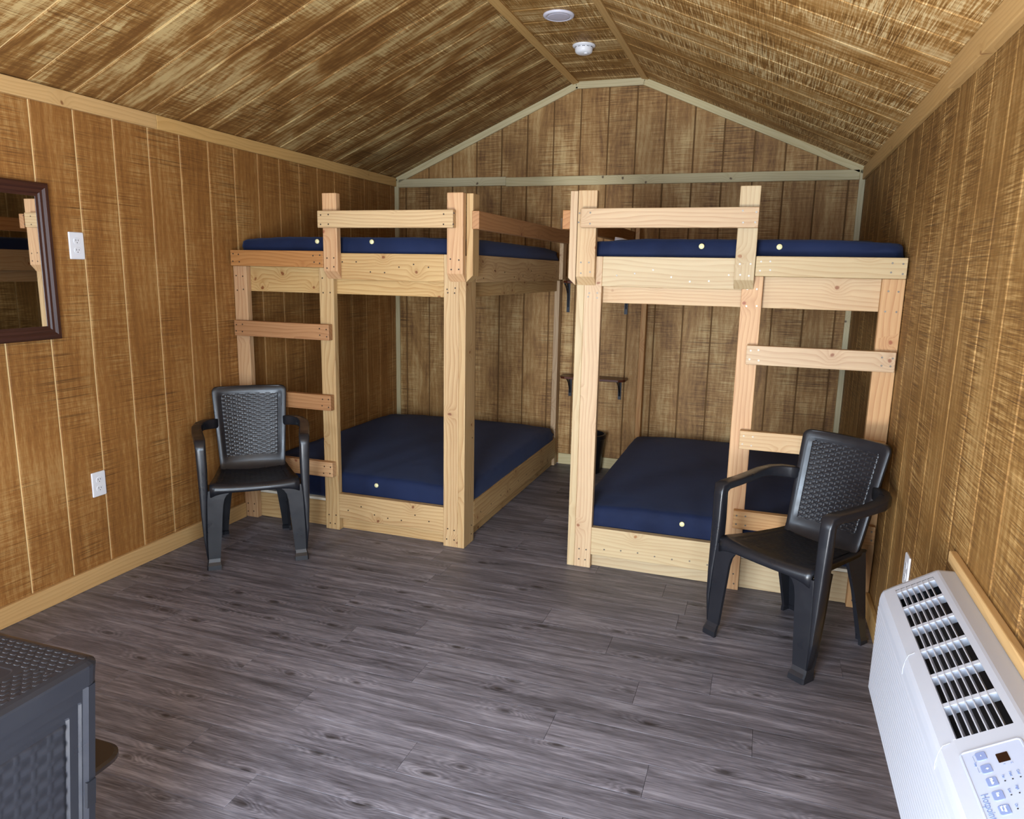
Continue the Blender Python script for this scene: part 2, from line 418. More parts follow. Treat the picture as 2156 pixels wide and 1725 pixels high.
# ------------------------------------------------------------------ lumber pieces
def lum(name, parent, x0, x1, y0, y1, z0, z1, mat, cut=None, bev=.003, **kw):
    d = [x1-x0, y1-y0, z1-z0]; ax = sorted(range(3), key=lambda i: -d[i])
    E3 = [Vector((1, 0, 0)), Vector((0, 1, 0)), Vector((0, 0, 1))]
    X, Z = E3[ax[0]], E3[ax[1]]; Y = Z.cross(X)
    c = Vector(((x0+x1)/2, (y0+y1)/2, (z0+z1)/2))
    mw = frame(c, X, Y, Z)
    vs = []
    for v in boxv(x0, x1, y0, y1, z0, z1):
        v = Vector(v)
        if cut: v = Vector(cut(v))
        vs.append(mw.inverted() @ v)
    return mk(name, vs, BOXF, mat, parent, mw, bev=bev, seg=2, **kw)
n_trim = [0]
def trim(x0, x1, y0, y1, z0, z1, mat, label, name=None, **kw):
    n_trim[0] += 1
    return lum(name or 'trim_%d' % n_trim[0], None, x0, x1, y0, y1, z0, z1, mat, kind='structure', label=label, cat='trim', **kw)
trim(0, .019, YF, -1.975, 0, .089, M_TRIM, 'pine baseboard along the left wall', name='baseboard_left')
trim(W-.019, W, YF, -1.975, 0, .089, M_TRIM, 'pine baseboard along the right wall', name='baseboard_right')
trim(1.43, 1.995, -.019, 0, 0, .085, M_TRIMB, 'short pale baseboard between the two bunks', name='baseboard_back')
trim(0, .019, -2.476, -.02, HE-.064, HE+.003, M_TRIM, 'far piece of the eave trim on the left wall')
trim(0, .020, YF, -2.477, HE-.064, HE+.003, M_TRIM, 'near piece of the eave trim on the left wall')
trim(W-.019, W, -2.52, -.02, HE-.078, HE+.003, M_TRIM, 'far piece of the eave trim on the right wall')
trim(W-.036, W, YF, -2.521, HE-.082, HE+.003, M_TRIM, 'near thicker piece of the eave trim on the right wall')
trim(.036, .948, -.019, 0, 2.135, 2.199, M_TRIMB, 'left length of the level batten across the back wall')
trim(.949, W-.036, -.019, 0, 2.128, 2.193, M_TRIMB, 'long knotty right length of the level batten across the back wall')
trim(0, .036, -.019, 0, 0, 2.199, M_TRIMB, 'vertical pale corner strip at the left back corner')
trim(W-.036, W, -.019, 0, 0, 2.193, M_TRIMB, 'vertical pale corner strip at the right back corner')
def rake(name_label, a, b, wd=.048, mat=M_TRIMB):
    n_trim[0] += 1
    a, b = Vector((a[0], 0, a[1])), Vector((b[0], 0, b[1])); L = (b-a).length; d = (b-a).normalized()
    n = Vector((d.z, 0, -d.x)) if d.x > 0 else Vector((-d.z, 0, d.x))
    mw = frame((a+b)/2 + n*wd/2 + Vector((0, -.0095, 0)), d, d.cross(n)*-1, n)
    h = L/2
    mk('trim_%d' % n_trim[0], boxv(-h, h, -.0095, .0095, -wd/2, wd/2), BOXF, mat, None, mw, bev=.002, kind='structure', label=name_label, cat='trim')
rake('pale rake trim climbing from the left eave on the back wall', (.001, HE+.002), (R1, HR-.002))
rake('pale rake trim climbing from the right eave on the back wall', (W-.001, HE+.002), (R2, HR-.002))
rake('short level trim at the peak of the back wall', (R1, HR-.001), (R2, HR-.001))
for xx, sg, lab in ((R1, 1, 'left ridge strip where slope meets flat ceiling'), (R2, -1, 'right ridge strip where slope meets flat ceiling')):
    n_trim[0] += 1
    a = math.radians(11.7)*sg
    mw = Matrix.Translation((xx, (YF-.02)/2, HR-.008)) @ Matrix.Rotation(-a, 4, 'Y') @ Matrix.Rotation(PI/2, 4, 'Z') @ Matrix.Rotation(PI/2, 4, 'X')
    hl = -(YF+.02)/2
    mk('trim_%d' % n_trim[0], boxv(-hl, hl, -.008, .008, -.024, .024), BOXF, M_TRIM, None, mw, bev=.002, kind='structure', label=lab, cat='trim')
# casing around the wall heater (only its top and side show)
n_trim[0] += 1
trim(W-.020, W, -4.50, -3.24, .728, .760, M_TRIM, 'pine casing strip above the white air conditioner')

for k, (xx, x0, x1, lab) in enumerate(((W, W-.018, W, 'unseen side opening added in the right wall to let in daylight'), (0, 0, .018, 'unseen side opening added in the left wall to let in daylight'))):
    wn = empty('added_window_%d' % (k+1), (xx, (RY0+RY1)/2, RZ0), kind='structure', label=lab, cat='added_window')  # frames of the added openings that hold the fill lamps
    for nm, q in (('added_window_sill', (RY0-.05, RY1+.05, RZ0-.05, RZ0)), ('added_window_head', (RY0-.05, RY1+.05, RZ1, RZ1+.05)), ('added_window_jamb', (RY0-.05, RY0, RZ0, RZ1)), ('added_window_jamb', (RY1, RY1+.05, RZ0, RZ1))):
        lum(nm, wn, x0, x1, *q, M_TRIM)
dn = empty('unseen_door_1', ((DX0+DX1)/2, YF, 0), kind='structure', label='casing of an unseen doorway assumed in the front wall', cat='doorway')  # unseen doorway, assumed as the source of the daylight
for q in ((DX0-.07, DX0, 0, DZ), (DX1, DX1+.07, 0, DZ), (DX0-.07, DX1+.07, DZ, DZ+.07)):
    lum('unseen_door_casing', dn, q[0], q[1], YF, YF+.018, q[2], q[3], M_TRIM)

# ------------------------------------------------------------------ bunk beds
YP = -1.966                      # front face of the posts
def screws(root, pts, mat, name='screws'):
    V, F = [], []
    for p, n in pts:
        p, n = Vector(p), Vector(n); a = n.orthogonal().normalized(); b = n.cross(a)
        r0 = [p + (a*math.cos(i*PI/4) + b*math.sin(i*PI/4))*.0042 + n*.0002 for i in range(8)]
        r1 = [q + n*.0010 for q in r0]
        V, F = join((V, F), loft([r0, r1]))
    inv = WM[root.name].inverted(); mw = WM[root.name]
    return mk(name, [inv @ Vector(v) for v in V], F, mat, root, mw, kind='stuff')
def bunk(mirror, label, mats, loc):
    root = empty('bunk_bed', loc, label=label, cat='bunk bed', group='lumber bunk beds')
    SC = []
    def X(a, b):
        return (a, b) if not mirror else (W-b, W-a)
    def L(name, xa, xb, y0, y1, z0, z1, m, cut=None):
        x0, x1 = X(xa, xb)
        c2 = None
        if cut: c2 = (lambda v: cut(v, x0, x1))
        return lum(name, root, x0, x1, y0, y1, z0, z1, mats[m], c2)
    def sx(x): return W-x if mirror else x
    def sc(x, z, y, dz=.02, dx=.02, jit=.004):
        for a in (-1, 1):
            for b in (-1, 1):
                SC.append(((sx(x + a*dx) + random.uniform(-jit, jit), y, z + b*dz + random.uniform(-jit, jit)), (0, -1, 0)))
    IN = 1.439 if not mirror else 1.423      # aisle side of the bed
    # posts
    L('post', .003, .092, YP, YP+.038, 0, 1.494, 'lad1')
    L('post', .570, .660, YP, YP+.038, 0, 1.494, 'lad2')
    L('post', IN-.123, IN-.038, YP, YP+.038, 0, 1.572, 'corner')
    L('post', IN-.038, IN, YP, YP+.140, 0, 1.566, 'corner2')
    L('post', IN-.058, IN-.018 if not mirror else IN-.020, -.095, -.022, 0, 1.433, 'rear')
    # lower rails
    L('bed_rail', .660, IN-.123, YP, YP+.038, .074, .220, 'rail')
    L('bed_rail', .010, IN-.040, YP+.039, YP+.077, .001, .150, 'rail2')
    L('bed_rail', IN-.038, IN, YP+.141, -.14, .080, .228, 'siderail')
    L('bed_rail', IN-.077, IN-.039, YP+.078, -.10, .001, .150, 'siderail')
    L('bed_rail', .02, IN-.08, -.06, -.022, .001, .150, 'rail2')
    # upper rails
    L('bed_rail', .660, IN-.123, YP, YP+.038, 1.432, 1.572, 'rail')
    L('bed_rail', .010, IN-.040, YP+.039, YP+.077, 1.353, 1.494, 'rail3')
    L('bed_rail', IN-.038, IN, YP+.141, -.14, 1.432, 1.574, 'siderail')
    L('bed_rail', IN-.077, IN-.039, YP+.078, -.10, 1.353, 1.494, 'siderail')
    L('bed_rail', .02, IN-.08, -.06, -.022, 1.353, 1.494, 'rail3')
    # decks
    x0, x1 = X(.012, IN-.040)
    box('mattress_deck', x0, x1, YP+.040, -.10, .151, .167, M_PLY, root)
    box('mattress_deck', x0, x1, YP+.040, -.10, 1.495, 1.509, M_PLY, root)
    # ladder
    xr = .648 if not mirror else W-2.824
    xl = .022 if not mirror else .012
    for z, m in ((1.101, 'rung1'), (.708, 'rung2'), (.323, 'rung3')):
        L('ladder_rung', xl, xr, YP-.039, YP-.001, z, z+.087, m)
        for x in (xl+.035, xr-.035): sc(x, z+.044, YP-.039)
    xt = .626 if not mirror else W-2.834
    L('ladder_rung', xl-.003, xt, YP-.039, YP-.001, 1.494, 1.581, 'top')
    for x in (xl+.035, xt-.04): sc(x, 1.538, YP-.039)
    # guard posts with cut lower ends, guard rails
    def cutf(v, x0, x1):
        if v.z < 1.6: v.z = 1.476 if v.y < YP-.02 else 1.434
        return v
    def cuts(v, x0, x1):
        outer = (v.x > (x0+x1)/2) != mirror
        if v.z < 1.6: v.z = 1.468 if outer else 1.434
        return v
    g1 = (.628, .714) if not mirror else (W-2.832, W-2.746)
    g2 = (1.350, 1.438) if not mirror else (W-2.112, W-2.022)
    L('guard_post', *g1, YP-.039, YP-.001, 1.434, 1.880, 'gp1', cutf)
    L('guard_post', *g2, YP-.039, YP-.001, 1.434, 1.872, 'gp2', cutf)
    L('guard_post', IN+.001, IN+.037, YP if not mirror else YP-.03, YP+.085, 1.434, 1.871, 'gp3', cuts)
    L('guard_post', IN+.001, IN+.030, -.20, -.11, 1.44, 1.88, 'rear')
    L('guard_rail', (.622 if not mirror else W-2.832), (1.400 if not mirror else W-2.045), YP-.078, YP-.040, 1.700, 1.787, 'grail')
    L('guard_rail', IN+.038, IN+.076, -1.985, -.17, 1.697, 1.785, 'sgrail')
    for g, zz in ((g1, 1.52), (g2, 1.52)): sc((g[0]+g[1])/2, zz, YP-.039, .025, .02)
    for x in (g1[0]+.04, g2[1]-.06 if not mirror else g2[0]+.05): sc(x, 1.744, YP-.078, .024, .025)
    for x in (.047, .615): sc(x, .06, YP, .025, .02); sc(x, 1.40, YP, .04, .022)
    sc(IN-.08, .07, YP, .03, .02); sc(IN-.08, 1.39, YP, .01, .02)
    for i in range(7):
        x = .72 + i*.085; SC.append(((sx(x), YP, random.uniform(.10, .16)), (0, -1, 0)))
        SC.append(((sx(x), YP, random.uniform(1.46, 1.53)), (0, -1, 0)))
    if not mirror:
        for i in range(9):
            y = -1.72 + i*.17
            SC.append(((IN, y, random.uniform(.11, .14)), (1, 0, 0))); SC.append(((IN, y, random.uniform(1.45, 1.5)), (1, 0, 0)))
        for z in (.05, .10, .6): SC.append(((IN, -1.86, z), (1, 0, 0)))
    screws(root, SC, M_STEEL if mirror else M_DARKSCREW)
    return root
bunk(False, 'yellow lumber bunk bed with ladder against the left wall', dict(lad1=M_FIR, lad2=M_SPR, corner=M_SPR, corner2=M_SPR, rear=M_PALE, rail=M_SPR, rail2=M_SPR, rail3=M_SPR,
     siderail=M_SPR, rung1=M_RED, rung2=M_RED, rung3=M_FIR, top=M_RED, gp1=M_FIR, gp2=M_FIR, gp3=M_SPR, grail=M_SPR, sgrail=M_RED), (.72, -1, 0))
bunk(True, 'pale lumber bunk bed with ladder against the right wall', dict(lad1=M_FIR, lad2=M_FIR, corner=M_PALE, corner2=M_WHITE, rear=M_FIR, rail=M_WHITE, rail2=M_WHITE, rail3=M_PALE,
     siderail=M_PALE, rung1=M_PALE, rung2=M_PALE, rung3=M_FIR, top=M_WHITE, gp1=M_WHITE, gp2=M_PALE, gp3=M_PALE, grail=M_PALE, sgrail=M_RED), (2.73, -1, 0))

# ------------------------------------------------------------------ mattresses
def mattress(x0, x1, y0, y1, z0, z1, label, buttons, seed, crown=.010):
    c = Vector(((x0+x1)/2, (y0+y1)/2, z0)); hx, hy, h = (x1-x0)/2, (y1-y0)/2, z1-z0
    root = empty('mattress', c, label=label, cat='mattress', group='navy mattresses on the bunks')
    R = .05
    def plan(n_side=44, n_c=8):
        pts = []
        for cx, cy, a0 in ((hx-R, hy-R, 0), (-hx+R, hy-R, 90), (-hx+R, -hy+R, 180), (hx-R, -hy+R, 270)):
            for i in range(n_c):
                a = math.radians(a0 + 90*i/(n_c-1)); pts.append((cx + R*math.cos(a), cy + R*math.sin(a), math.cos(a), math.sin(a)))
            nx = {0: (-hx+R, hy), 90: (-hx, -hy+R), 180: (hx-R, -hy), 270: (hx, hy-R)}[a0]
            p = pts[-1]
            for i in range(1, n_side): t_ = i/n_side; pts.append((p[0] + (nx[0]-p[0])*t_, p[1] + (nx[1]-p[1])*t_, p[2], p[3]))
        return pts
    P = plan(); n = len(P); rings = []
    prof = [(-.05, .0), (-.018, .002), (-.006, .012), (0, .028), (.002, .30*h), (.0035, .42*h), (.004, .54*h), (.003, .65*h), (0, h-.040), (-.006, h-.018), (-.016, h-.006), (-.032, h-.0005), (-.07, h+.001), (-.12, h+crown*.4), (-.19, h+crown*.6), (-.27, h+crown*.8), (-.36, h+crown*.9), (-.45, h+crown), (-.54, h+crown), (-.62, h+crown), (-.68, h+crown)]
    for k, (ins, z) in enumerate(prof):
        ring = []
        for (px, py, nx, ny) in P:
            s = 1.
            qx, qy = px + nx*ins, py + ny*ins
            if ins < -.04 and k > 6:
                f = max(.01, 1 + ins/min(hx, hy)); qx, qy = px*f, py*f
            cd_ = min(hx-abs(px), 1) + min(hy-abs(py), 1)
            corner = max(0, 1 - (min(hx-abs(px), hx) + min(hy-abs(py), hy))/.28)
            wv = mnoise.noise(Vector((px*28, py*28, seed))) * .0016 + mnoise.noise(Vector((px*6, py*6, z*14+seed))) * .003
            wv += corner * (mnoise.noise(Vector((px*7+seed, py*7, z*60))) * .014 + mnoise.noise(Vector((px*14+seed, py*14, z*140 + (px+py)*40))) * .008)
            if 3 <= k <= 10: qx += nx*wv; qy += ny*wv
            zz = z
            if k >= 8: zz += mnoise.noise(Vector((qx*30, qy*30, seed))) * .0022*(1 if k < 12 else .5) + mnoise.noise(Vector((qx*4, qy*1.5, seed+4)))*.003*min(1, -ins*8)
            zz -= (corner*.016 if k < 13 else 0)*(z/h)**3
            ring.append((qx, qy, zz))
        rings.append(ring)
    V, F = loft(rings)
    mk('cover', V, F, M_FAB, root, WM[root.name], smooth=True)
    for bx, bz in buttons:
        Vb, Fb = lathe([(.001, .006), (.006, .0055), (.0075, .004), (.0105, .004), (.0125, .002), (.013, -.004)], 16)
        mk('vent_button', Vb, Fb, M_BTN, root, Matrix.Translation((bx, y0-.003, bz)) @ Matrix.Rotation(PI/2, 4, 'X'), smooth=True)
mattress(.025, 1.425, -1.918, -.150, .168, .330, 'dark navy mattress on the lower left bunk', [(.88, .282)], 1.3)
mattress(.012, 1.425, -1.918, -.150, 1.510, 1.660, 'navy mattress on the upper left bunk', [(.536, 1.634), (.875, 1.634)], 5.1, .006)
mattress(2.060, 3.418, -1.918, -.150, .168, .330, 'bright navy mattress on the lower right bunk', [(2.585, .282)], 8.8)
mattress(2.045, 3.432, -1.918, -.150, 1.510, 1.658, 'navy mattress on the upper right bunk', [(2.59, 1.624), (2.927, 1.624)], 12.4, .006)
ck = []
for i in range(9):
    t_ = i/8
    ck.append([(2.065 + .075*t_, -1.32, 1.672), (2.065 + .075*t_, -1.02, 1.672), (2.065 + .075*t_, -1.03, 1.672 + .022*(1-t_)**.7), (2.065 + .075*t_, -1.17, 1.674 + .024*(1-t_)**.7), (2.065 + .075*t_, -1.31, 1.672 + .022*(1-t_)**.7)])
mk('cloth', *loft(ck), M_CLOTH, None, None, smooth=True, label='scrap of white cloth on the upper right mattress behind the guard post', cat='cloth')

# ------------------------------------------------------------------ woven relief
def weave(fn, cols, rows, amp, sc=5, sr=4, rib=.07):
    """fn(u,v) -> (point, normal); basket relief over the unit square"""
    nu, nv = cols*sc, rows*sr; V, F = [], []
    for j in range(nv+1):
        for i in range(nu+1):
            u, v = i/nu, j/nv
            cu, rv = u*cols, v*rows; row = min(int(rv), rows-1); fvv = rv-row
            s_ = math.sin(PI*min(max(fvv, 0), 1))**.6
            fu = cu - math.floor(cu); gap = min(fu, 1-fu)
            h = s_*(.55 + .45*math.cos(PI*(cu + row)))
            if gap < rib: h = .42 + .25*s_
            if u in (0, 1) or v in (0, 1): h = -.6
            p, n = fn(u, v); V.append(tuple(p + n*(h*amp)))
    for j in range(nv):
        for i in range(nu):
            a = j*(nu+1)+i; F.append((a, a+1, a+nu+2, a+nu+1))
    return V, F

# ------------------------------------------------------------------ plastic armchairs
def chair(loc, rz, label):
    root = empty('plastic_armchair', loc, rz, label=label, cat='chair', group='dark plastic armchairs')
    mw = WM[root.name]
    def part(name, vf, smooth=True, par=None): return mk(name, vf[0], vf[1], M_BLK, par or root, mw, smooth=smooth)
    # local frame: x lateral, y = -forward
    P = lambda x, f, z: Vector((x, -f, z))
    # --- seat with rolled front edge
    rings = []
    N = 17
    for i in range(N):
        s = -1 + 2*i/(N-1); a = abs(s)
        wf_, wr_ = .214, .172
        bow = .016*(1-s*s); dish = -.012*(1-s*s); ap = .388 - .030*a**5; edge = .006*a**4
        pr = [(-.200, .404), (-.19, .412+dish*.5), (-.10, .410+dish), (.05, .414+dish), (.16, .423+dish*.7), (.205, .427+dish*.3), (.226, .423), (.236, .411), (.239, .398), (.238, ap), (.226, ap), (.222, .395), (.10, .392+dish), (-.10, .390+dish), (-.19, .392)]
        rings.append([P(s*(wr_ + (wf_-wr_)*(f+.2)/.44), f + bow*max(0, (f+.05)/.29), z+edge) for f, z in pr])
    seat = part('seat', loft(rings))
    def fs(u, v):
        s = -.80+1.60*u; f = -.13+.32*v; hw = .172 + (.214-.172)*(f+.2)/.44
        dish = -.012*(1-s*s)*(1 if f < .1 else .8)
        return P(s*hw, f + .016*(1-s*s)*max(0, (f+.05)/.29), .4145 + dish + .010*max(0, (f+.02)/.2) + .006*abs(s)**4), Vector((0, 0, 1))
    part('woven_seat_panel', weave(fs, 12, 18, .0022, 4, 4), True, seat)
    # --- backrest
    ZB, ZT = .385, .842
    def fc(t): return -.150 - .118*t - .030*(1-t)**6*-1*0 + .035*max(0, (.12-t)/.12)**2
    def hw(t):
        z = ZB + t*(ZT-ZB); wd = .166 + .030*t; r = .030
        if z > ZT-r: wd -= r - math.sqrt(max(0, r*r - (z-(ZT-r))**2))
        return wd
    ts = [i/22*.93 for i in range(23)] + [.945, .96, .972, .982, .99, .996, 1.]
    ss = [-1, -.985, -.95, -.9, -.84, -.78] + [-.7 + 1.4*i/10 for i in range(11)] + [.78, .84, .9, .95, .985, 1]
    def bf(s, t, off):
        panel_ = (abs(s) < .80 and .17 < t < .93)
        rim = .006*min(1, max(0, (abs(s)-.9)/.1))**2 + .006*min(1, max(0, (t-.955)/.045))**2
        return P(s*hw(t), fc(t) + .026*s*s - off - rim - (.007 if panel_ and off == 0 else 0), ZB + t*(ZT-ZB))
    front = [[bf(s, t, 0) for s in ss] for t in ts]; back = [[bf(s, t, .020) for s in ss] for t in ts]
    V = [p for r in front for p in r] + [p for r in back for p in r]; ns, nt = len(ss), len(ts); B = ns*nt; F = []
    for j in range(nt-1):
        for i in range(ns-1):
            a = j*ns+i; F.append((a, a+1, a+ns+1, a+ns)); F.append((B+a, B+a+ns, B+a+ns+1, B+a+1))
        for i in (0, ns-1):
            a = j*ns+i; F.append((a, a+ns, B+a+ns, B+a))
    for j in (0, nt-1):
        for i in range(ns-1):
            a = j*ns+i; F.append((a, a+1, B+a+1, B+a))
    back_ = part('backrest', (V, F))
    def fb(u, v):
        t = .18 + .74*v; s = (-1 + 2*u)*.775
        return P(s*(.166+.030*t), fc(t) + .026*s*s - .0052, ZB + t*(ZT-ZB)), Vector((0, -1, .25)).normalized()
    part('woven_back_panel', weave(fb, 11, 32, .0036, 8, 4, .07), True, back_)
    # --- legs
    def lsec(xi, xo, f, d, z, th, sgn, fs_=1):
        q = [(xi, f), (xo-.006, f), (xo, f-fs_*.006), (xo, f-fs_*d), (xo-th, f-fs_*d), (xo-th, f-fs_*th), (xi, f-fs_*th)]
        return [P(sgn*x, ff_, z) for x, ff_ in q]
    for sg in (-1, 1):
        fr = [(.108, .226, .236, .12, .400), (.118, .228, .237, .115, .388), (.136, .230, .238, .11, .374), (.148, .232, .239, .105, .355), (.156, .234, .240, .10, .320), (.163, .237, .243, .088, .24), (.172, .240, .247, .072, .14),
              (.180, .240, .250, .056, .052), (.182, .240, .253, .054, .046), (.181, .242, .258, .056, .036), (.178, .244, .268, .064, .022), (.178, .245, .270, .066, 0)]
        V, F = loft([lsec(a, b, f, d, z, .014, sg) for a, b, f, d, z in fr]); part('front_leg', (V, F), False)
        bk = [(.085, .176, -.190, .13, .410), (.100, .178, -.197, .12, .36), (.120, .182, -.212, .085, .24), (.136, .186, -.228, .06, .12), (.146, .189, -.243, .045, .03), (.144, .192, -.250, .052, .018), (.144, .193, -.253, .054, 0)]
        V, F = loft([lsec(a, b, f, d, z, .013, sg, -1) for a, b, f, d, z in bk]); part('back_leg', (V, F), False)
        # --- arm: blade rising from the front foot, then sweeping to the backrest
        path = [(.238, .232, .05, .003, .016), (.246, .226, .16, .007, .022), (.246, .220, .28, .013, .025), (.243, .214, .40, .020, .026), (.243, .212, .50, .023, .024), (.245, .211, .605, .024, .021)]
        rg = []
        for x, f, z, a, b in path: rg.append([P(sg*(x+p), f+q, z) for p, q in rrect(a, b, min(a, b)*.45, 2)])
        x, f, z = .246, .208, .630
        rg.append([P(sg*(x+p), f+q*.7, z+q*.7) for p, q in rrect(.025, .023, .006, 2)])
        for x, f, z, ax_, a, b in ((.248, .180, .638, 0, .026, .016), (.256, .10, .640, -.08, .026, .015), (.266, .0, .645, -.08, .026, .015), (.270, -.07, .651, .12, .025, .018), (.258, -.125, .655, .55, .024, .022), (.232, -.165, .655, .95, .022, .025), (.200, -.192, .653, 1.15, .018, .026), (.172, -.206, .650, 1.2, .013, .026)):
            ca, sa = math.cos(ax_), math.sin(ax_)
            rg.append([P(sg*(x + p*ca), f + p*sa*-1*-1*(-1) + 0, z+q) if False else P(sg*(x + p*ca), f - p*sa, z+q) for p, q in rrect(a, b, .006, 2)])
        part('arm', loft(rg))
    return root
def world_rz(ang): return math.radians(ang + 90)
chair((.388, -2.348, 0), world_rz(-50.2), 'dark plastic armchair by the left bunk ladder and wall outlet')
chair((3.099, -2.383, 0), world_rz(-127.05), 'dark plastic armchair between the right bunk ladder and the air conditioner')

# ------------------------------------------------------------------ plastic table (corner in view)
TX0, TX1, TY0, TY1, TZ = .30, 1.692, -5.24, -4.434, .725
tb = empty('plastic_table', ((TX0+TX1)/2, (TY0+TY1)/2, 0), label='dark plastic table with woven-look sides in the near left corner', cat='table')
tcx, tcy = (TX0+TX1)/2, (TY0+TY1)/2; thx, thy = (TX1-TX0)/2, (TY1-TY0)/2
def tring(ins, z, r): return [(tcx+a, tcy+b, z) for a, b in rrect(thx-ins, thy-ins, max(r-ins, .004), 5)]
V, F = loft([tring(.040, .672, .035), tring(.012, .672, .035), tring(.007, .674, .035), tring(.006, .680, .035), tring(.002, .712, .035), tring(.003, .717, .035), tring(.012, .7225, .035), tring(.02, .725, .035), tring(.105, .725, .12), tring(.108, .7238, .12)])
inv = WM[tb.name].inverted()
ttop = mk('table_top', [inv @ Vector(v) for v in V], F, M_TBL, tb, WM[tb.name], smooth=False)
bm = []
def strip_bumps(x0, y0, dx, dy, L, rows, pitch):
    V, F = [], []
    ln = math.hypot(dx, dy); dx, dy = dx/ln, dy/ln; nx, ny = -dy, dx
    k = 0
    while k*pitch < L:
        for r in range(rows):
            o = k*pitch + (pitch/2 if r % 2 else 0); w_ = .0125*r
            cx, cy = x0 + dx*o + nx*w_, y0 + dy*o + ny*w_
            ring = lambda s, z: [(cx + dx*a*s + nx*b*s, cy + dy*a*s + ny*b*s, z) for a, b in rrect(.0085, .0050, .004, 2)]
            V, F = join((V, F), loft([ring(1, .7246), ring(.85, .7255), ring(.5, .7258)]))
        k += 1
    return V, F
vf = join(strip_bumps(TX1-.03, TY1-.026, -1, 0, thx*2-.06, 6, .021), strip_bumps(TX1-.026, TY0+.03, 0, 1, thy*2-.13, 6, .021))
mk('woven_border', [inv @ Vector(v) for v in vf[0]], vf[1], M_TBL, ttop, WM[tb.name], smooth=True, kind='stuff')
def tpanel(xs, sgn):
    """end panel leg: plane facing +-x at x = xs"""
    def q(y, z): return Vector((xs - sgn*.075*(1 - z/.66), y, z))
    ya, yb = TY0+.04, TY1-.016
    nrm = Vector((sgn, 0, .11*-1)).normalized()
    rings = []
    def rr(ins, off, z0=0, z1=.674):
        pts = []
        for a, b in rrect((yb-ya)/2-ins, (z1-z0)/2-ins, .006, 2): pts.append(q((ya+yb)/2+a, (z0+z1)/2+b) + nrm*off)
        return pts
    rings = [rr(0, -.030), rr(0, -.002), rr(.003, 0), rr(.030, 0), rr(.033, -.006), rr(.052, -.006), rr(.056, -.012), rr(.058, -.012)]
    V, F = loft(rings)
    e = mk('leg_panel', [inv @ Vector(v) for v in V], F, M_TBL, tb, WM[tb.name])
    def fw(u, v):
        return q(ya+.058 + (yb-ya-.116)*u, .058 + (.664-.116)*v) + nrm*-.010, nrm
    V, F = weave(fw, 19, 30, .0032, 8, 5, .07)
    mk('woven_panel', [inv @ Vector(v) for v in V], F, M_TBL, e, WM[tb.name], smooth=True)
    # rounded corner ribs at both ends
    for yy, s2 in ((yb, 1), (ya, -1)):
        V, F = loft([[q(yy - s2*.028, z) + nrm*.001, q(yy - s2*.020, z) + nrm*.007, q(yy - s2*.004, z) + nrm*.006, q(yy + s2*.004, z) - nrm*.004, q(yy + s2*.003, z) - nrm*.05, q(yy - s2*.02, z) - nrm*.05] for z in (0, .15, .3, .45, .6, .673)])
        mk('corner_rib', [inv @ Vector(v) for v in V], F, M_TBL, tb, WM[tb.name])
        V, F = loft([[q(yy - s2*.026, z) + nrm*o for o in (.002, .010)] + [q(yy - s2*.006, z) + nrm*o for o in (.010, .002)] for z in (.395, .455)])
        mk('clip', [inv @ Vector(v) for v in V], F, M_ACDARK, tb, WM[tb.name])
tpanel(TX1-.016, 1); tpanel(TX0+.016, -1)
# low dark seat poking out behind the table
st = empty('stool', (1.413, -4.545, 0), label='dark brown seat with rounded end poking out behind the table leg', cat='stool')
V, F = loft([[(1.413+a, -4.545+b, z) for a, b in rrect(.205-i, .212-i, .05, 6)] for i, z in ((.012, .416), (0, .420), (0, .428), (.006, .432))])
si = WM[st.name].inverted()
mk('seat', [si @ Vector(v) for v in V], F, M_STOOL, st, WM[st.name])
V, F = lathe([(.11, 0), (.11, .012), (.03, .03), (.024, .06), (.024, .39), (.08, .416)], 24)
mk('pedestal', V, F, M_STOOL, st, Matrix.Translation((1.36, -4.58, 0)), smooth=True)

# ------------------------------------------------------------------ wall heater / air conditioner
ac = empty('air_conditioner', (W-.1, -3.835, .35), label='white through-wall air conditioner with black slotted grille on the right wall', cat='air conditioner')
Y0, Y1 = -4.37, -3.30
A_, B_ = Vector((3.379, 0, .724)), Vector((3.261, 0, .649)); SD = (A_-B_).normalized(); SN = Vector((-SD.z, 0, SD.x))
def on(s, y, h=0): return B_ + SD*s + SN*h + Vector((0, y, 0))
aw = WM[ac.name]; ai = aw.inverted()
# cover: front with fine horizontal ribs, rolled shoulder, slope around the grille, flat back
fr = []
z = .352
fr.append((3.262, .350)); 
k = 0
while z < .600:
    fr += [(3.2525, z), (3.2495, z+.004), (3.2495, z+.008), (3.2525, z+.012)]; z += .0125
fr += [(3.2505, .606), (3.2510, .622), (3.2535, .636), (3.258, .6455)]
inner_lo, inner_hi, gy0, gy1 = .022, .126, -4.028, -3.346
endr = [(-.012, 0.0), (-.004, .004), (0, .014)]
def prof_full(ins):
    cx, cz = 3.36, .55
    p = [(x, z_) for x, z_ in fr] + [((B_+SD*inner_lo).x, (B_+SD*inner_lo).z), ((B_+SD*inner_hi).x, (B_+SD*inner_hi).z), (3.379, .7242), (3.385, .7265), (3.44, .729), (3.44, .350)]
    if ins: p = [(x + (ins if x < 3.43 else 0)*(1 if x < 3.30 else .4), z_ - ins*(1 if z_ > .60 else 0)*.8) for x, z_ in p]
    return p
ys = [(Y1, .018), (Y1-.004, .008), (Y1-.012, .002), (Y1-.024, 0), (gy1, 0), (gy0, 0), (Y0+.014, 0), (Y0+.004, .005), (Y0, .012)]
rings = [[Vector((x, y, z_)) for x, z_ in prof_full(i)] for y, i in ys]
V, F = loft(rings); n = len(rings[0]); kk = len(fr)     # face between lo (kk) and hi (kk+1) over the grille span is left open
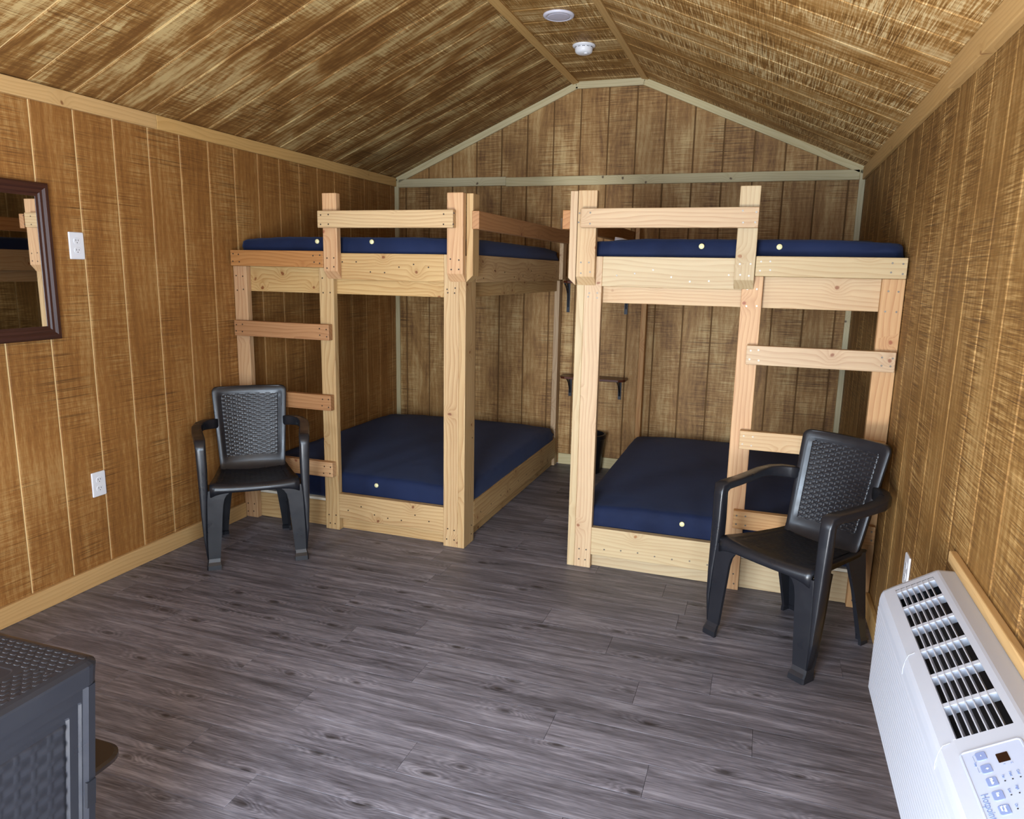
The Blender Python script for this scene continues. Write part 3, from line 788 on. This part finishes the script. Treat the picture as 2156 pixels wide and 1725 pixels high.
hole = (4*n+kk, 4*n+kk+1, 5*n+kk+1, 5*n+kk)
F = [f for f in F if set(f) != set(hole)]
body = mk('cover', [ai @ Vector(v) for v in V], F, M_AC, ac, aw)
def slopebox(name, s0, s1, y0, y1, h0, h1, mat, par, bev=0, **kw):
    return mk(name, [ai @ on(s, y, h) for s in (s0, s1) for y in (y0, y1) for h in (h0, h1)], BOXF, mat, par, aw, bev=bev, seg=2, **kw)
# cavity
cav = [on(s, y, h) for s in (inner_lo-.001, inner_hi+.001) for y in (gy0-.001, gy1+.001) for h in (-.045, -.003)]
mk('cavity', [ai @ Vector(v) for v in cav], [f for i, f in enumerate(BOXF) if i != 5], M_ACDARK, ac, aw)
gr = slopebox('grille', inner_lo-.001, inner_lo+.004, gy0, gy1, -.020, .0004, M_AC, ac)
nb = 6; pitch = (gy1-gy0)/nb
for i in range(7):
    s = inner_lo + .002 + (inner_hi-inner_lo-.004)*i/7
    if i:
        V = [on(s, y, 0) for y in (gy0, gy1)]
        q = []
        for y in (gy0, gy1): q += [on(s-.0011, y, .0002), on(s+.0011, y, .0002), on(s+.0035, y, -.020), on(s+.0015, y, -.020)]
        mk('vane', [ai @ Vector(v) for v in q], [(0, 1, 5, 4), (1, 2, 6, 5), (2, 3, 7, 6), (3, 0, 4, 7), (0, 1, 2, 3), (4, 5, 6, 7)], M_AC, gr, aw)
for i in range(0, nb+1):
    y = gy1 - pitch*i
    if i == nb: continue
    a, b = (y+.007, y-.007) if i else (gy1, gy1-.020)
    slopebox('cross_bar', inner_lo, inner_hi, min(a, b), max(a, b), -.020, -.0008, M_AC, gr, bev=.0008)
# seams on the shoulder
for yy in (-3.69, -4.035):
    pts = [on(.014, yy, .0006), on(0, yy-.003, .001), Vector((3.2545, yy-.008, .638)), Vector((3.2500, yy-.012, .620)), Vector((3.2500, yy-.013, .606))]
    V, F = sweep(pts, circ(.0006, 6)); mk('panel_seam', [ai @ Vector(v) for v in V], F, M_ACPANEL, ac, aw)
# control panel
py0, py1 = -4.315, -4.070
V, F = loft([[on((.020+.126)/2 + a, (py0+py1)/2 + b, h) for a, b in rrect((.126-.020)/2-i, (py1-py0)/2-i, .010-i, 4)] for i, h in ((0, -.0006), (0, .0008), (.0012, .0020), (.0035, .0022), (.0050, .0010))])
cp = mk('control_panel', [ai @ Vector(v) for v in V], F, M_ACPANEL, ac, aw)
for i, (yy, lab) in enumerate(((-4.094, '-'), (-4.129, '+'), (-4.163, 'Mode'), (-4.197, 'Fan'), (-4.231, 'Energy\nSaver'))):
    V, F = loft([[on(.0535 + a, yy + b, h) for a, b in rrect(.0085-j, .0115-j, .004-j, 3)] for j, h in ((0, .0010), (0, .0018), (.0008, .0022))])
    bt = mk('button', [ai @ Vector(v) for v in V], F, M_ACBTN, cp, aw)
    sz = .010 if i < 2 else (.0066 if i < 4 else .0052)
    org = on(.0535 - (.002 if i < 4 else -.0005), yy + (.0025 if i < 2 else .0085 if i != 3 else .006), .0024)
    text('lettering', lab, sz, M_ACWHT, bt, frame(org, (0, -1, 0), SD, SN))
V, F = loft([[on(.085 + a, -4.1105 + b, h) for a, b in rrect(.0095-j, .0118-j, .001, 1)] for j, h in ((0, .0008), (0, .0016))])
mk('display', [ai @ Vector(v) for v in V], F, M_DISP, cp, aw)
for s, yy in ((.072, -4.168), (.084, -4.168), (.096, -4.168), (.0715, -4.2025), (.084, -4.2025), (.0715, -4.235)):
    V, F = lathe([(.001, .0006), (.0013, .0005), (.0013, 0)], 10)
    mk('indicator', V, F, M_SLOT, cp, frame(on(s, yy, .0012), SD, SN.cross(SD), SN))
for s, yy, lb in ((.072, -4.168, 'Fan'), (.084, -4.168, 'Heat'), (.096, -4.168, 'Cool'), (.0715, -4.2025, 'Low'), (.084, -4.2025, 'High'), (.0715, -4.235, 'On')):
    text('lettering', lb, .0058, M_ACTXT, cp, frame(on(s-.0015, yy+.0045 + .0035*len(lb), .0014), (0, -1, 0), SD, SN))
for s, yy, lb in ((.080, -4.1275, 'F'), (.092, -4.1275, 'C')): text('lettering', lb, .005, M_ACTXT, cp, frame(on(s, yy, .0014), (0, -1, 0), SD, SN))
text('lettering', 'Temp', .005, M_ACTXT, cp, frame(on(.0385, -4.105, .0014), (0, -1, 0), SD, SN))
for a, b in (((.0405, -4.088), (.0405, -4.103)), ((.0405, -4.119), (.0405, -4.134)), ((.0405, -4.088), (.0445, -4.088)), ((.0405, -4.134), (.0445, -4.134))):
    V, F = sweep([on(*a, .0012), on(*b, .0012)], circ(.0003, 4)); mk('print_line', [ai @ Vector(v) for v in V], F, M_ACTXT, cp, aw)
text('lettering', 'Hotpoint', .0165, M_ACTXT, cp, frame(on(.0285, -4.186, .0014), (0, -1, 0), SD, SN))

# ------------------------------------------------------------------ mirror
MZ0, MZ1, MY0, MY1 = 1.170, 1.816, -3.56, -3.092
mr = empty('wall_mirror', (0, (MY0+MY1)/2, MZ0), label='dark walnut framed mirror hanging on the left wall', cat='mirror')
prof = [(0, .001), (0, .018), (.006, .024), (.020, .025), (.030, .018), (.040, .017), (.046, .012), (.056, .010), (.056, .001)]   # (inset, height)
for nm, (p0, p1, d) in dict(a=((MY0, MZ0), (MY1, MZ0), (0, 1)), b=((MY1, MZ0), (MY1, MZ1), (-1, 0)), c=((MY1, MZ1), (MY0, MZ1), (0, -1)), d=((MY0, MZ1), (MY0, MZ0), (1, 0))).items():
    t_ = Vector((p1[0]-p0[0], p1[1]-p0[1])).normalized(); L_ = (Vector(p1)-Vector(p0)).length
    org = Vector((0, (p0[0]+p1[0])/2, (p0[1]+p1[1])/2))
    mw = frame(org, (0, t_.x, t_.y), (1, 0, 0), (0, d[0], d[1]))
    # local: x along, y out of the wall, z inward
    mk('frame_side', *loft([[(-L_/2+i, h, i) for i, h in prof], [(L_/2-i, h, i) for i, h in prof]]), M_WALNUT, mr, mw)
box('mirror_glass', .003, .008, MY0+.05, MY1-.05, MZ0+.05, MZ1-.05, M_MIRROR, mr, bev=0)
pv = Matrix.Translation((0, MY1, 0)); mr.matrix_local = pv @ Matrix.Rotation(math.radians(1.0), 4, 'Z') @ pv.inverted() @ WM[mr.name]

# ------------------------------------------------------------------ outlets
def outlet(mw, label):
    r = bpy.data.objects.new('wall_outlet', None); r.empty_display_size = .05; place(r, None, mw); tag(r, label, 'outlet', 'white duplex outlets')
    V, F = loft([[(a, b, h) for a, b in rrect(.0365-i, .0585-i, .004, 3)] for i, h in ((0, 0), (0, .003), (.002, .0058), (.004, .0062))])
    mk('plate', V, F, M_PLATE, r, mw)
    for zz in (-.0205, .0205):
        V, F = loft([[(a, zz+b, h) for a, b in rrect(.0170-i, .0140-i, .0125-i, 5)] for i, h in ((0, .0060), (0, .0072), (.0008, .0078))])
        rc = mk('receptacle', V, F, M_PLATE, r, mw)
        for xs, hh in ((-.0062, .0042), (.0062, .0034)): mk('slot', boxv(xs-.0011, xs+.0011, zz+.003-hh, zz+.003+hh, .0074, .0081), BOXF, M_SLOT, rc, mw)
        V, F = lathe([(.0022, .0081), (.0022, .0074)], 10); mk('slot', [(a, zz-.0075+b, c) for a, b, c in V], F, M_SLOT, rc, mw)
outlet(frame((0, -2.967, 1.567), (0, 1, 0), (0, 0, 1), (1, 0, 0)), 'white outlet high on the left wall beside the mirror')
outlet(frame((0, -2.963, .477), (0, 1, 0), (0, 0, 1), (1, 0, 0)), 'white outlet low on the left wall near the chair')
outlet(frame((W, -2.665, .472), (0, -1, 0), (0, 0, 1), (-1, 0, 0)), 'white outlet on the right wall just past the air conditioner')

# ------------------------------------------------------------------ ceiling light and smoke alarm
lt = empty('ceiling_light', (1.722, -1.386, HR), label='round flat white ceiling light on the ridge strip', cat='ceiling light')
V, F = lathe([(.084, 0), (.084, -.004), (.080, -.010), (.068, -.013), (.066, -.011)], 40); mk('trim_ring', V, F, M_LAMPR, lt, WM[lt.name], smooth=True)
V, F = lathe([(.001, -.0125), (.05, -.0122), (.066, -.0105), (.066, -.004)], 40); mk('lens', V, F, M_LAMP, lt, WM[lt.name], smooth=True)
sm = empty('smoke_alarm', (1.728, -.835, HR), label='white round smoke alarm below the ceiling light towards the back wall', cat='smoke alarm')
V, F = lathe([(.069, 0), (.070, -.004), (.067, -.010), (.055, -.012), (.054, -.012)], 36); mk('base_ring', V, F, M_SMOKE, sm, WM[sm.name], smooth=True)
V, F = lathe([(.054, -.010), (.054, -.016), (.0535, -.034), (.048, -.044), (.036, -.050), (.018, -.053), (.001, -.0535)], 36); dm = mk('dome', V, F, M_SMOKE, sm, WM[sm.name], smooth=True)
for a in range(12):
    an = a*PI/6 + .2
    mk('vent_slot', boxv(-.009, .009, .0530, .0548, -.0175, -.0150), BOXF, M_SLOT, dm, WM[sm.name] @ Matrix.Rotation(an, 4, 'Z'))
V, F = lathe([(.012, -.050), (.012, -.0555), (.009, -.058), (.001, -.058)], 16); mk('test_button', V, F, M_SMOKE, dm, WM[sm.name] @ Matrix.Translation((.018, -.02, .0015)), smooth=True)

# ------------------------------------------------------------------ shelves and bin between the beds
def shelf(z, x0, x1, bh, label, bx):
    r = empty('wall_shelf', ((x0+x1)/2, -.08, z), label=label, cat='shelf', group='small dark shelves between the bunks')
    D = .165; pl = [(x0, 0), (x0, -D+.05), (x0+.012, -D+.022), (x0+.045, -D), (x1-.045, -D), (x1-.012, -D+.022), (x1, -D+.05), (x1, 0)]
    c = Vector(((x0+x1)/2, -.08, z))
    V, F = loft([[(x-c.x, y-c.y, h) for x, y in pl] for h in (0, .017)])
    mk('shelf_board', V, F, M_SHELF, r, Matrix.Translation(c), bev=.0015, seg=1)
    for x in bx:
        strap = (boxv(x-.012, x+.012, -.004, 0, z-bh, z-.001), BOXF)
        arm = (boxv(x-.010, x+.010, -.125, 0, z-.005, z-.001), BOXF)
        br = sweep([(x, -.115, z-.005), (x, -.085, z-.020), (x, -.055, z-.040), (x, -.030, z-.075), (x, -.014, z-bh*.62), (x, -.005, z-bh*.82)], [(-.006, -.004), (.006, -.004), (.006, .004), (-.006, .004)])
        V, F = join(strap, arm, br); i = WM[r.name].inverted()
        mk('bracket', [i @ Vector(v) for v in V], F, M_IRON, r, WM[r.name])
shelf(.702, 1.452, 1.952, .155, 'small dark stained shelf low between the two bunks', (1.505, 1.893))
shelf(1.416, 1.452, 1.952, .222, 'upper dark stained shelf between the bunks mostly hidden by posts', (1.467, 1.911))
bn = empty('waste_bin', (1.700, -.155, 0), label='black plastic waste bin on the floor behind the right bunk post', cat='bin')
V, F = lathe([(.001, .006), (.094, .006), (.118, .30), (.128, .30), (.132, .297), (.132, .268), (.126, .266), (.122, .262), (.098, .006), (.097, 0), (.001, 0)], 36)
mk('bin_body', V, F, M_BIN, bn, WM[bn.name], smooth=False)
